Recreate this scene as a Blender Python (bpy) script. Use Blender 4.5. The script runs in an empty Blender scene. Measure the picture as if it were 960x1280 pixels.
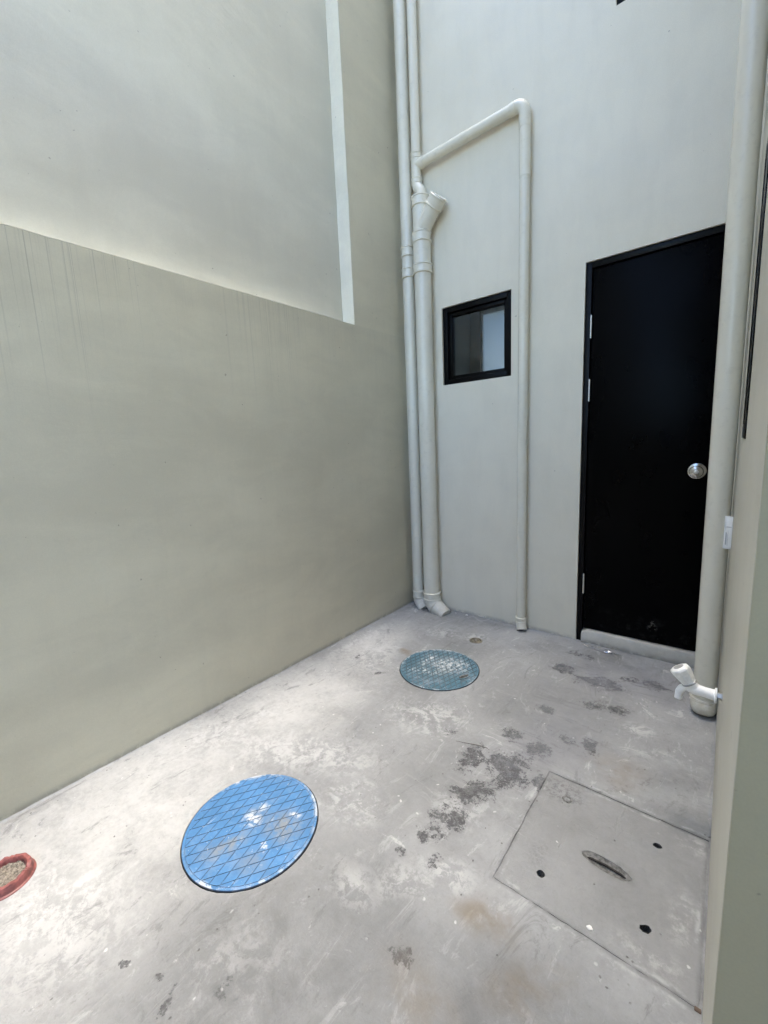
import bpy, bmesh, math, random
from mathutils import Vector, Matrix
from mathutils.geometry import delaunay_2d_cdt
random.seed(7)
PI = math.pi
SC = bpy.context.scene

# ------------------------------------------------------------------ camera
cam_d = bpy.data.cameras.new('camera')
cam_d.sensor_fit = 'HORIZONTAL'; cam_d.sensor_width = 36
cam_d.lens = 525.74 / 960 * 36
cam_d.clip_start = 0.02; cam_d.clip_end = 2000
cam = bpy.data.objects.new('camera', cam_d)
SC.collection.objects.link(cam)
yaw, pitch, roll = -0.68754785, -0.15266048, -0.044387008
f = Vector((math.sin(yaw) * math.cos(pitch), math.cos(yaw) * math.cos(pitch), math.sin(pitch)))
r = Vector((math.cos(yaw), -math.sin(yaw), 0)); u = r.cross(f)
r2 = r * math.cos(roll) + u * math.sin(roll); u2 = -r * math.sin(roll) + u * math.cos(roll)
M = Matrix((r2, u2, -f)).transposed().to_4x4()
M.translation = Vector((1.86922, -2.59913, 1.22001))
cam.matrix_world = M
SC.camera = cam

# ------------------------------------------------------------------ sky, sun, exposure
SUN_EL, SUN_AZ = 79.0, 350.0      # azimuth in degrees clockwise from +Y
w = bpy.data.worlds.new('World'); SC.world = w; w.use_nodes = True
nt = w.node_tree; nt.nodes.clear()
sky = nt.nodes.new('ShaderNodeTexSky'); sky.sky_type = 'NISHITA'; sky.sun_disc = False
sky.sun_elevation = math.radians(SUN_EL); sky.sun_rotation = math.radians(SUN_AZ)
sky.air_density = 1.0; sky.dust_density = 2.0; sky.ozone_density = 1.0
hsv = nt.nodes.new('ShaderNodeHueSaturation'); hsv.inputs['Saturation'].default_value = 1.15
bg = nt.nodes.new('ShaderNodeBackground'); bg.inputs['Strength'].default_value = 0.15
wo = nt.nodes.new('ShaderNodeOutputWorld')
nt.links.new(sky.outputs[0], hsv.inputs['Color']); nt.links.new(hsv.outputs[0], bg.inputs[0]); nt.links.new(bg.outputs[0], wo.inputs[0])
sun_d = bpy.data.lights.new('sun', 'SUN'); sun_d.energy = 1.2; sun_d.angle = math.radians(30)
sun_d.color = (1.0, 0.90, 0.74)
sun = bpy.data.objects.new('sun', sun_d); SC.collection.objects.link(sun)
e_, a_ = math.radians(SUN_EL), math.radians(SUN_AZ)
sdir = Vector((math.sin(a_) * math.cos(e_), math.cos(a_) * math.cos(e_), math.sin(e_)))
sun.rotation_euler = sdir.to_track_quat('Z', 'Y').to_euler()
sun.location = (0, -3, 12)
vs = SC.view_settings
vs.view_transform = 'Standard'; vs.look = 'None'; vs.gamma = 1; vs.exposure = 2.92
SC.render.engine = 'CYCLES'
SC.cycles.use_denoising = True
SC.cycles.use_adaptive_sampling = True; SC.cycles.adaptive_threshold = 0.03; SC.cycles.adaptive_min_samples = 16
SC.cycles.max_bounces = 10; SC.cycles.diffuse_bounces = 7
SC.cycles.sample_clamp_indirect = 8

# ------------------------------------------------------------------ node helpers
class NT:
    def __init__(s, name, local=False):
        s.m = bpy.data.materials.new(name); s.m.use_nodes = True
        s.t = s.m.node_tree; s.t.nodes.clear()
        s.out = s.t.nodes.new('ShaderNodeOutputMaterial')
        s.tc = s.t.nodes.new('ShaderNodeTexCoord').outputs['Object'] if local else s.t.nodes.new('ShaderNodeNewGeometry').outputs['Position']
    def n(s, typ): return s.t.nodes.new(typ)
    def set(s, sock, v):
        if isinstance(v, bpy.types.NodeSocket): s.t.links.new(v, sock)
        elif isinstance(v, (tuple, list)):
            sock.default_value = tuple(v) + (1,) if len(v) == 3 and len(sock.default_value) == 4 else v
        else: sock.default_value = v
    def math(s, op, a, b=0.0, c=None, clamp=False):
        n = s.n('ShaderNodeMath'); n.operation = op; n.use_clamp = clamp
        s.set(n.inputs[0], a); s.set(n.inputs[1], b)
        if c is not None: s.set(n.inputs[2], c)
        return n.outputs[0]
    def mul(s, a, b): return s.math('MULTIPLY', a, b)
    def add(s, a, b): return s.math('ADD', a, b)
    def mx(s, a, b): return s.math('MAXIMUM', a, b)
    def inv(s, a): return s.math('SUBTRACT', 1.0, a)
    def vmap(s, scale=(1, 1, 1), rot=(0, 0, 0), loc=(0, 0, 0), vec=None):
        n = s.n('ShaderNodeMapping'); n.vector_type = 'POINT'
        s.set(n.inputs['Vector'], vec or s.tc)
        n.inputs['Scale'].default_value = scale; n.inputs['Rotation'].default_value = rot; n.inputs['Location'].default_value = loc
        return n.outputs[0]
    def noise(s, scale, detail=4, rough=0.55, vec=None, dist=0.0, color=False):
        n = s.n('ShaderNodeTexNoise')
        s.set(n.inputs['Vector'], vec or s.tc); n.inputs['Scale'].default_value = scale
        n.inputs['Detail'].default_value = detail; n.inputs['Roughness'].default_value = rough; n.inputs['Distortion'].default_value = dist
        return n.outputs['Color' if color else 'Fac']
    def step(s, v, a, b, lo=0.0, hi=1.0):
        n = s.n('ShaderNodeMapRange'); n.interpolation_type = 'SMOOTHSTEP'; n.clamp = True
        s.set(n.inputs[0], v); n.inputs[1].default_value = a; n.inputs[2].default_value = b
        n.inputs[3].default_value = lo; n.inputs[4].default_value = hi
        return n.outputs[0]
    def mix(s, fac, a, b, mode='MIX'):
        n = s.n('ShaderNodeMix'); n.data_type = 'RGBA'; n.blend_type = mode
        s.set(n.inputs[0], fac); s.set(n.inputs[6], a); s.set(n.inputs[7], b)
        return n.outputs[2]
    def sep(s, vec=None):
        n = s.n('ShaderNodeSeparateXYZ'); s.set(n.inputs[0], vec or s.tc); return n.outputs
    def warp(s, amount, scale, detail=3):
        c = s.noise(scale, detail, color=True)
        a = s.n('ShaderNodeVectorMath'); a.operation = 'SUBTRACT'; s.set(a.inputs[0], c); a.inputs[1].default_value = (0.5, 0.5, 0.5)
        b = s.n('ShaderNodeVectorMath'); b.operation = 'MULTIPLY_ADD'; s.set(b.inputs[0], a.outputs[0]); b.inputs[1].default_value = (amount,) * 3
        s.set(b.inputs[2], s.tc); return b.outputs[0]
    def blob(s, vec, x, y, rx, ry, rot=0.0, soft=0.5):
        """1 inside an ellipse on the XY plane, fading to 0 at its outline"""
        n = s.n('ShaderNodeVectorMath'); n.operation = 'SUBTRACT'; s.set(n.inputs[0], vec); n.inputs[1].default_value = (x, y, 0)
        m = s.vmap((1, 1, 0), (0, 0, -rot), vec=n.outputs[0])
        d = s.n('ShaderNodeVectorMath'); d.operation = 'MULTIPLY'; s.set(d.inputs[0], m); d.inputs[1].default_value = (1 / rx, 1 / ry, 0)
        l = s.n('ShaderNodeVectorMath'); l.operation = 'LENGTH'; s.set(l.inputs[0], d.outputs[0])
        return s.step(l.outputs['Value'], 1.0, 1.0 - soft)
    def blobs(s, vec, lst, soft=0.6):
        o = None
        for b in lst:
            k = s.blob(vec, *b[:4], rot=b[4] if len(b) > 4 else 0.0, soft=soft)
            if len(b) > 5: k = s.mul(k, b[5])
            o = k if o is None else s.mx(o, k)
        return o
    def bump(s, h, strength, dist=0.01, normal=None):
        n = s.n('ShaderNodeBump'); n.inputs['Strength'].default_value = strength; n.inputs['Distance'].default_value = dist
        s.set(n.inputs['Height'], h)
        if normal is not None: s.set(n.inputs['Normal'], normal)
        return n.outputs[0]
    def pbr(s, color, rough=0.6, metal=0.0, spec=0.5, normal=None, coat=0.0):
        n = s.n('ShaderNodeBsdfPrincipled')
        s.set(n.inputs['Base Color'], color); s.set(n.inputs['Roughness'], rough); s.set(n.inputs['Metallic'], metal)
        s.set(n.inputs['Specular IOR Level'], spec); n.inputs['Coat Weight'].default_value = coat
        if normal is not None: s.set(n.inputs['Normal'], normal)
        s.t.links.new(n.outputs[0], s.out.inputs[0]); return s.m

# ------------------------------------------------------------------ materials
def mat_wall(name, base=(0.56, 0.52, 0.395), streaks=False, trowel=1.0, seed=0.0, var=1.0, wsh=.05):
    t = NT(name)
    big = t.noise(1.3, 3, 0.5, t.vmap((1, 0.7, 1.6), loc=(seed, 0, 0)), dist=0.4)
    mid = t.noise(4.0, 6, 0.6, t.vmap((1, 0.6, 1.5), loc=(seed, 3, 0)), dist=0.8)
    fine = t.noise(60, 4, 0.6)
    v = t.add(t.mul(big, 0.55), t.add(t.mul(mid, 0.35), t.mul(fine, 0.10)))
    dark = tuple(c * (1 - 0.10 * var) for c in base); light = tuple(min(1, c * (1 + 0.06 * var)) for c in base)
    col = t.mix(t.step(v, 0.36, 0.64), dark, light)
    wash = t.noise(1.0, 6, .65, t.vmap((9, 9, 2.2), loc=(seed, 1, 1)), dist=.5)
    col = t.mix(t.mul(t.step(wash, .42, .66), wsh), col, (.26, .245, .20))
    gr_ = t.noise(230, 3, .7)
    col = t.mix(t.mul(t.step(gr_, .35, .65), .07), col, (.2, .2, .18))
    # faint grime freckles
    sp = t.step(t.noise(38, 2, 0.5, t.vmap(loc=(seed + 4, 1, 2))), 0.745, 0.775)
    col = t.mix(t.mul(sp, 0.5), col, (0.16, 0.14, 0.12))
    # broken darker band along the foot of the wall
    s_ = t.sep()
    foot = t.mul(t.step(s_[2], 0.035, 0.0), t.step(t.noise(18, 6, 0.75), 0.34, 0.55))
    col = t.mix(t.mul(foot, 0.6), col, (0.17, 0.165, 0.155))
    if streaks:
        sv = t.vmap((1, 95, 0.55))
        st = t.step(t.noise(1.0, 3, 0.6, sv), 0.53, 0.72)
        st2 = t.step(t.noise(1.0, 1, 0.4, t.vmap((1, 170, 0.35), loc=(0, 7, 3))), 0.60, 0.68)
        zone = t.mx(t.blob(t.vmap((1, 1, 1), rot=(0, 0, 0)), 0, -2.05, 9, 0.38, soft=.5), t.mul(t.blob(t.tc, 0, -1.2, 9, 0.34, soft=.6), 0.8))
        zone = t.mx(zone, 0.22)
        # run-off starts under the ledge and thins out downwards, each run at its own length
        ln = t.noise(1.0, 2, 0.5, t.vmap((1, 22, 0.0001)))
        zend = t.math('MULTIPLY_ADD', ln, 1.6, 0.75)
        fade = t.math('DIVIDE', t.math('SUBTRACT', s_[2], zend), 0.55, clamp=True)
        below = t.step(s_[2], 1.992, 1.984)
        k = t.mul(t.mul(t.mx(st, t.mul(st2, .9)), zone), t.mul(fade, below))
        col = t.mix(t.mul(k, 0.50), col, (0.21, 0.20, 0.18))
        halo = t.mul(t.mul(t.step(s_[2], 1.5, 1.95), below), t.step(t.noise(3, 4, .6), .35, .7))
        col = t.mix(t.mul(halo, 0.16), col, (0.25, 0.24, 0.22))
    # raking trowel marks
    tv = t.vmap((1, 2.2, 7), rot=(0.62, 0, 0))
    marks = t.noise(1.7, 4, 0.55, tv, dist=1.4)
    marks = t.mul(marks, t.step(t.noise(1.7, 2, 0.5, t.vmap(loc=(2, seed, 5))), 0.4, 0.7))
    nr = t.bump(marks, 0.45 * trowel, 0.012)
    nr = t.bump(t.noise(6, 4, 0.5), 0.25 * min(1, trowel + .3), 0.006, nr)
    nr = t.bump(t.noise(160, 3, 0.6), 0.12, 0.002, nr)
    return t.pbr(col, t.step(mid, 0.3, 0.7, 0.42, 0.58), spec=0.45, normal=nr)

def mat_floor(name, slab=False):
    t = NT(name)
    wv = t.warp(0.22, 3.0, 4); wv2 = t.warp(0.07, 16, 4)
    big = t.noise(1.6, 5, 0.6, dist=0.5)
    mid = t.noise(7, 8, 0.65, dist=0.6)
    fine = t.noise(48, 6, 0.72)
    grain = t.noise(190, 3, 0.7)
    v = t.add(t.mul(big, 0.42), t.add(t.mul(mid, 0.33), t.add(t.mul(fine, 0.17), t.mul(grain, .08))))
    col = t.mix(t.step(v, 0.36, 0.64), (0.200, 0.205, 0.206), (0.330, 0.336, 0.336))
    # brushed laitance streaks, swept one way
    br = t.noise(3.6, 7, 0.75, t.vmap((11, 1.4, 1), rot=(0, 0, -0.55)), dist=0.5)
    br2 = t.noise(4.0, 7, 0.75, t.vmap((1.6, 9, 1), rot=(0, 0, 0.35), loc=(5, 5, 0)), dist=0.6)
    br = t.mul(t.step(t.mx(br, br2), 0.55, 0.75), t.step(t.noise(2.6, 4), 0.36, 0.6))
    col = t.mix(t.mul(br, 0.42), col, (0.52, 0.515, 0.50))
    scr = t.mul(t.step(t.noise(2.0, 3, .7, t.vmap((60, 2.5, 1), rot=(0, 0, -1.0))), .66, .74), t.step(t.noise(3, 3, vec=t.vmap(loc=(7, 1, 0))), .5, .62))
    col = t.mix(t.mul(scr, 0.35), col, (0.60, 0.595, 0.58))
    if not slab:
        # pale cement bloom: broad veil along the left side, patches elsewhere
        veil = t.blobs(wv, [(0.30, -2.15, .75, .75, .3), (0.30, -1.45, .42, .8, -.1), (0.2, -.75, .25, .5)], 0.95)
        vn = t.step(t.add(t.mul(mid, .6), t.mul(fine, .4)), .28, .62)
        col = t.mix(t.mul(t.mul(veil, t.add(t.mul(vn, .6), .45)), 0.78), col, (0.56, 0.555, 0.535))
        pale = t.blobs(wv, [(0.55, -1.66, .5, .16, .5), (0.20, -1.75, .2, .5, -.3), (0.88, -1.15, .26, .16, .3), (0.50, -0.36, .22, .10, 0, .8),
                            (0.32, -0.85, .22, .28, .2), (0.92, -1.67, .18, .16), (1.24, -1.80, .13, .08, .6), (1.31, -1.70, .13, .07, .2),
                            (0.5, -2.45, .35, .2, .3), (1.12, -1.90, .12, .08), (0.1, -0.7, .1, .4), (1.60, -1.90, .16, .05, -.2, .7),
                            (1.05, -2.2, .22, .14, .5, .7), (1.65, -.72, .08, .06), (0.70, -0.33, .11, .08), (1.20, -1.50, .12, .1, 0, .8), (1.75, -0.85, .12, .05, .3, .6)], 0.85)
        pn = t.step(t.add(t.mul(t.noise(8.5, 12, 0.74, wv2, dist=1.6), 0.74), t.mul(fine, 0.31)), 0.49, 0.585)
        col = t.mix(t.mul(t.mul(pale, pn), 0.48), col, (0.60, 0.597, 0.585))
        swp = t.noise(3.0, 12, 0.76, t.vmap((2.6, 1, 1), rot=(0, 0, -0.6), loc=(8, 2, 0)), dist=2.2)
        col = t.mix(t.mul(t.step(swp, .56, .64), .34), col, (0.53, 0.535, 0.53))
        col = t.mix(t.mul(t.step(swp, .44, .36), .50), col, (0.14, 0.143, 0.143))
        stray = t.mul(t.step(t.noise(4.6, 12, 0.78, t.vmap(loc=(4, 4, 0)), dist=1.5), 0.60, 0.66), 0.5)
        col = t.mix(stray, col, (0.60, 0.595, 0.58))
        # dark abrasion: clustered, speckled edges
        dark = t.blobs(wv2, [(1.290, -1.225, .150, .165, .2), (1.238, -1.40, .095, .14, -.3), (1.235, -1.045, .080, .075), (1.293, -0.79, .060, .050, 0, 1.),
                             (1.36, -1.07, .08, .09, 0, .72), (1.42, -1.24, .09, .08, 0, .74), (1.51, -0.93, .045, .10, .2, .8), (1.43, -0.93, .05, .06, 0, .62),
                             (1.245, -1.54, .06, .08, 0, .8), (1.20, -1.66, .04, .04, 0, .85), (1.265, -1.70, .04, .035), (1.165, -1.74, .03, .03, 0, .8), (1.16, -1.27, .08, .16, 0, .85), (1.20, -1.58, .08, .14, .2, .7),
                             (1.44, -0.42, .24, .12, .2, .72), (1.62, -0.30, .18, .09, .1, .70), (1.30, -0.18, .14, .07, 0, .6), (1.25, -0.38, .13, .09, 0, .66), (1.50, -.62, .16, .08, .2, .6),
                             (1.04, -2.24, .025, .045, .5, .7), (0.955, -2.34, .016, .045, .3, .9), (1.02, -1.17, .05, .04, 0, .6), (0.90, -2.33, .016, .02, 0, .9),
                             (0.45, -1.0, .06, .02, .8, .7), (0.24, -.92, .02, .05, .5, .85), (1.33, -1.95, .05, .04, .2, .62), (1.62, -1.98, .05, .03, .2, .62), (.8, -2.38, .03, .012, .3, .6)], 1.0)
        spk = t.add(t.mul(t.noise(38, 8, 0.8, dist=0.3), 0.62), t.mul(t.noise(130, 4, 0.75), 0.38))
        clot = t.noise(11, 6, .7, t.vmap(loc=(3, 6, 0)), dist=.8)
        k = t.add(t.mul(dark, 0.30), t.add(t.mul(t.math('SUBTRACT', spk, 0.5), 1.15), t.mul(t.math('SUBTRACT', clot, 0.5), .9)))
        dk = t.step(k, 0.11, 0.20)
        dk = t.mul(dk, t.step(dark, .04, .3))
        col = t.mix(t.mul(t.mul(t.step(dark, .05, .7), .42), t.step(clot, .30, .58)), col, (0.13, 0.13, 0.135))
        col = t.mix(t.mul(dk, 0.66), col, (0.075, 0.075, 0.08))
        col = t.mix(t.mul(t.mul(dk, t.step(spk, .47, .56)), 0.6), col, (0.028, 0.028, 0.032))
        col = t.mix(t.mul(t.mul(dk, t.step(spk, .47, .38)), 0.35), col, (0.30, 0.30, 0.30))
        # scattered dark nicks and scuffs all over
        nick = t.mul(t.step(t.noise(17, 9, .78, t.vmap((1, 1.6, 1), rot=(0, 0, .5), loc=(6, 6, 0)), dist=.8), .655, .70), t.step(t.noise(2.7, 3, vec=t.vmap(loc=(3, 3, 3))), .48, .62))
        col = t.mix(t.mul(nick, .62), col, (0.10, 0.10, 0.10))
        # cool grey scuffed film in front of the door
        cool = t.mul(t.blobs(wv, [(1.55, -0.35, .5, .28), (1.35, -.9, .35, .5, 0, .7)], .8), t.step(t.noise(4, 6, .6), .3, .65))
        col = t.mix(t.mul(cool, 0.60), col, (0.21, 0.215, 0.24))
        # dark brushed strokes before the door
        stk = t.noise(2.2, 9, .75, t.vmap((1.3, 7, 1), rot=(0, 0, .35), loc=(2, 2, 0)), dist=.8)
        col = t.mix(t.mul(t.mul(t.step(stk, .53, .64), cool), .7), col, (0.11, 0.112, 0.125))
        # brown water marks
        rust = t.blobs(wv, [(1.57, -1.85, .16, .07, .8), (1.46, -1.75, .13, .07), (1.40, -2.0, .15, .12, 0, .7), (0.45, -0.7, .08, .05), (1.62, -1.0, .16, .12, 0, .6)], 0.9)
        col = t.mix(t.mul(t.mul(rust, t.step(t.noise(9, 6, .65), .32, .60)), 0.68), col, (0.185, 0.140, 0.085))
        # broad darker tone through the middle
        mid_dark = t.mul(t.blobs(wv, [(1.15, -2.20, .52, .62), (1.25, -0.75, .5, .4, 0, .5), (1.05, -1.5, .22, .3, 0, .6), (1.6, -1.95, .45, .3), (.7, -.5, .3, .2, 0, .35)], .8), t.add(t.mul(t.step(mid, .3, .7), .7), .3))
        col = t.mix(t.mul(mid_dark, 0.78), col, (0.122, 0.124, 0.122))
    else:
        col = t.mix(.22, col, (.165, .165, .163))
        wb = t.step(t.noise(3.2, 7, 0.65, t.vmap(loc=(1, 8, 2))), 0.4, 0.62)
        col = t.mix(t.mul(wb, 0.35), col, (0.215, 0.215, 0.21))
        e = t.mul(t.blobs(wv2, [(1.49, -1.22, .12, .09), (1.5, -1.5, .05, .08, 0, .5)], .9), t.step(t.noise(70, 7, .78), .46, .58))
        col = t.mix(t.mul(e, 0.65), col, (0.10, 0.10, 0.105))
        ps = t.mul(t.blob(wv2, 1.668, -1.417, .088, .040, -.06, .6), t.step(fine, .40, .6))
        col = t.mix(t.mul(ps, .6), col, (0.11, 0.11, 0.105))
        lt = t.mul(t.blobs(wv2, [(1.8, -1.60, .12, .05), (1.86, -1.2, .06, .05), (1.46, -1.63, .05, .03), (1.85, -1.45, .04, .12)], .8), t.step(t.noise(22, 8, .75), .44, .62))
        col = t.mix(t.mul(lt, 0.5), col, (0.50, 0.495, 0.48))
    sp_ = t.sep(t.warp(.010, 30, 4))
    ax_ = t.math('SUBTRACT', t.math('ABSOLUTE', t.math('SUBTRACT', sp_[0], 1.660)), 0.236)
    ay_ = t.math('SUBTRACT', t.math('ABSOLUTE', t.math('SUBTRACT', sp_[1], -1.397)), 0.245)
    sd = t.math('ABSOLUTE', t.mx(ax_, ay_))
    seam = t.mul(t.step(sd, .013, .001), t.step(t.noise(11, 5, .7, t.vmap(loc=(2, 7, 1))), .34, .6))
    col = t.mix(t.mul(seam, .45), col, (0.105, 0.105, 0.103))
    ridge = t.mul(t.step(sd, .022, .012), t.mul(t.step(sd, .006, .012), t.step(t.noise(8, 5, .7, t.vmap(loc=(9, 7, 1))), .50, .62)))
    col = t.mix(t.mul(ridge, .5), col, (0.50, 0.505, 0.50))
    # pores, grit specks
    vz = t.n('ShaderNodeTexVoronoi'); vz.feature = 'F1'; vz.inputs['Scale'].default_value = 34; t.set(vz.inputs['Vector'], t.warp(.02, 20))
    pore = t.mul(t.step(vz.outputs['Distance'], .12, .06), t.step(t.noise(9, 3), .50, .6))
    col = t.mix(t.mul(pore, .7), col, (0.09, 0.085, 0.08))
    vz2 = t.n('ShaderNodeTexVoronoi'); vz2.inputs['Scale'].default_value = 24; t.set(vz2.inputs['Vector'], t.warp(.03, 25))
    wp = t.mul(t.step(vz2.outputs['Distance'], .12, .05), t.step(t.noise(6, 3, vec=t.vmap(loc=(9, 0, 0))), .52, .6))
    col = t.mix(t.mul(wp, .6), col, (0.66, 0.655, 0.64))
    h = t.add(t.mul(mid, .5), t.add(t.mul(fine, .3), t.mul(br, .2)))
    nr = t.bump(h, 0.6, 0.012)
    nr = t.bump(grain, 0.35, 0.003, nr)
    nr = t.bump(t.math('SUBTRACT', 0.0, pore), 0.5, 0.004, nr)
    return t.pbr(col, t.step(mid, .3, .7, .50, .78), spec=0.35, normal=nr)

def mat_pvc(name, base=(0.72, 0.685, 0.572), dusty=False):
    t = NT(name)
    v = t.noise(5, 5, .6, t.vmap((1, 1, .4)))
    col = t.mix(t.step(v, .35, .7), tuple(c * .92 for c in base), base)
    g = t.step(t.noise(30 if not dusty else 55, 6, .75), .48 if dusty else .52, .66)
    col = t.mix(t.mul(g, .12 if not dusty else .6), col, (0.70, 0.69, 0.66) if dusty else (.3, .29, .26))
    nr = t.bump(t.noise(14, 3, .5), .08, .004)
    return t.pbr(col, .24 if not dusty else .6, spec=.5, normal=nr)

def mat_simple(name, col, rough=.5, metal=0., spec=.5, var=.12, scale=30, bump=.1):
    t = NT(name)
    v = t.noise(scale, 5, .6)
    c = t.mix(t.step(v, .3, .7), tuple(x * (1 - var) for x in col), tuple(min(1, x * (1 + var)) for x in col))
    return t.pbr(c, t.step(v, .3, .7, max(.03, rough - .06), min(1, rough + .06)), metal, spec, t.bump(v, bump, .002))

def mat_door():
    t = NT('black satin door paint')
    v = t.noise(6, 5, .6, t.vmap((1, 1, .5)))
    col = t.mix(t.step(v, .3, .7), (0.0009, .0009, .0011), (0.0014, .0014, .0016))
    sm = t.blob(t.vmap((1, 0, 0), vec=t.tc), 0, 0, 9, 9)
    s_ = t.sep()
    cx = t.n('ShaderNodeCombineXYZ'); t.set(cx.inputs[0], s_[0]); t.set(cx.inputs[1], s_[2])
    b = t.blobs(cx.outputs[0], [(1.60, .17, .035, .035), (1.60, .19, .02, .03)], .9)
    b = t.mul(b, t.step(t.noise(70, 5, .7), .5, .62))
    low = t.mul(t.step(s_[2], .35, .09), t.step(t.noise(20, 6, .7), .5, .75))
    col = t.mix(t.math('MAXIMUM', t.mul(b, .35), t.mul(low, .06)), col, (.25, .24, .22))
    return t.pbr(col, t.step(v, .3, .7, .26, .34), spec=.04, normal=t.bump(t.noise(9, 3), .05, .004))

def mat_lid(name, base, worn, dirt, ax=0., groove=False, haze=.38):
    t = NT(name, True)
    v = t.noise(9, 6, .65)
    col = t.mix(t.step(v, .3, .7), tuple(c * .85 for c in base), tuple(min(1, c * 1.1) for c in base))
    d = t.blobs(t.warp(.06, 18, 5), dirt, .9)
    dk = t.mul(d, t.step(t.noise(26, 8, .75), .34, .56))
    col = t.mix(t.mul(dk, .75), col, (.25, .24, .20))
    wsp = t.blobs(t.warp(.05, 30, 5), worn, .9)
    wk = t.mul(wsp, t.step(t.noise(48, 7, .75), .46, .55))
    spk = t.mul(t.step(t.noise(60, 6, .8, t.vmap(loc=(3, 1, 0))), .62, .68), .75)
    spk = t.mx(spk, t.mul(t.step(t.noise(17, 6, .7, t.vmap(loc=(5, 2, 0))), .60, .72), .35))
    # cement smeared round the rim
    d2 = t.n('ShaderNodeVectorMath'); d2.operation = 'LENGTH'; t.set(d2.inputs[0], t.vmap((1, 1, 0)))
    rim = t.mul(t.step(d2.outputs['Value'], .196, .213), t.step(t.noise(26, 8, .8, t.vmap(loc=(ax, 0, 0))), .47, .54))
    hz = t.mul(t.step(t.noise(9, 8, .75, t.vmap(loc=(2, 9, 0))), .48, .68), haze)
    col = t.mix(hz, col, (.42, .47, .52))
    scr = t.mul(t.step(t.noise(30, 3, .6, t.vmap((1, .12, 1), rot=(0, 0, .7))), .66, .72), .35)
    rim = t.mul(rim, t.step(t.noise(5, 3, .5, t.vmap(loc=(ax + 2, 4, 0))), .40, .60))
    col = t.mix(t.mx(t.mx(t.mx(wk, spk), t.mul(rim, .85)), scr), col, (.62, .64, .65))
    if groove: col = t.mix(.15, col, (.12, .14, .15))
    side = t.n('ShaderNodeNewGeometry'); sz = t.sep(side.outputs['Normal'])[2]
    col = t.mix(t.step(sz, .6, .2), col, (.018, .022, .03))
    nr = t.bump(t.noise(70, 5, .7), .25, .003)
    return t.pbr(col, t.step(v, .3, .7, .45, .65), spec=.4, normal=nr)

def mat_glass():
    t = NT('window glass')
    fr = t.n('ShaderNodeFresnel'); fr.inputs['IOR'].default_value = 1.52
    tr = t.n('ShaderNodeBsdfTransparent'); tr.inputs[0].default_value = (.82, .86, .86, 1)
    gl = t.n('ShaderNodeBsdfGlossy'); gl.inputs['Roughness'].default_value = .01; gl.inputs[0].default_value = (1, 1, 1, 1)
    mx = t.n('ShaderNodeMixShader'); t.set(mx.inputs[0], t.math('MULTIPLY', fr.outputs[0], .8, clamp=True))
    t.t.links.new(tr.outputs[0], mx.inputs[1]); t.t.links.new(gl.outputs[0], mx.inputs[2]); t.t.links.new(mx.outputs[0], t.out.inputs[0])
    return t.m
def mat_frosted():
    t = NT('frosted glass')
    a = t.n('ShaderNodeBsdfTranslucent'); a.inputs[0].default_value = (.42, .455, .47, 1)
    b = t.n('ShaderNodeBsdfDiffuse'); b.inputs[0].default_value = (.4, .43, .45, 1)
    mx = t.n('ShaderNodeMixShader'); mx.inputs[0].default_value = .2
    t.t.links.new(a.outputs[0], mx.inputs[1]); t.t.links.new(b.outputs[0], mx.inputs[2]); t.t.links.new(mx.outputs[0], t.out.inputs[0])
    return t.m
def mat_film():
    t = NT('clear plastic film')
    tr = t.n('ShaderNodeBsdfTransparent'); tr.inputs[0].default_value = (.93, .93, .95, 1)
    gl = t.n('ShaderNodeBsdfGlossy'); gl.inputs['Roughness'].default_value = .12
    mx = t.n('ShaderNodeMixShader'); mx.inputs[0].default_value = .3
    t.t.links.new(tr.outputs[0], mx.inputs[1]); t.t.links.new(gl.outputs[0], mx.inputs[2]); t.t.links.new(mx.outputs[0], t.out.inputs[0])
    return t.m

WALL_L = mat_wall('grey green painted plaster', streaks=True, trowel=.28)
WALL_R = mat_wall('pale grey green plaster of the recess', base=(.59, .565, .465), trowel=.28, seed=5)
WALL_W = mat_wall('whitish recess reveal', base=(.78, .735, .60), trowel=.4, seed=7)
WALL_H = mat_wall('pale painted house plaster', base=(0.72, 0.675, 0.555), var=.35, trowel=.06, seed=9)
WALL_S = mat_wall('painted side wall plaster', base=(0.58, 0.56, 0.475), trowel=.3, seed=13)
WALL_F = mat_wall('dark olive wall end', base=(.41, .375, .245), trowel=.2, seed=17)
WALL_B = mat_wall('bright white ledge bounce', base=(.84, .83, .78), trowel=.2, seed=19)  # ledge colour raised to bounce more glow onto the recess back
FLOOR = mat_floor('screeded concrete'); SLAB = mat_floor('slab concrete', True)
PVC = mat_pvc('painted pvc pipe'); PVC_D = mat_pvc('cement dusted pvc', base=(.60, .575, .49), dusty=True)
DOOR = mat_door()
BLACK = mat_simple('black powder coated aluminium', (.002, .002, .0022), .35, spec=.12)
STEEL = mat_simple('hinge steel', (.62, .61, .59), .38, .9)
CHROME = mat_simple('polished knob steel', (.50, .49, .47), .16, 1.0, bump=.02)
WHITE = mat_simple('white plastic', (.86, .86, .84), .32, var=.04)
WHITE_D = mat_simple('dusty white plastic', (.82, .82, .79), .42, var=.1, scale=60)
GREYP = mat_simple('grey plastic disc', (.36, .36, .35), .4)
PRINT = mat_simple('faded grey print', (.22, .23, .26), .5)
GLASS = mat_glass(); FROST = mat_frosted(); FILM = mat_film()
RED = mat_simple('red pvc', (.25, .080, .072), .5, var=.35, scale=45, bump=.5)
GRIT = mat_simple('sand and grit', (.21, .185, .15), .9, var=.6, scale=140, bump=1)
DARKPIT = mat_simple('dark pit concrete', (.05, .048, .045), .9, var=.4)
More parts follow.
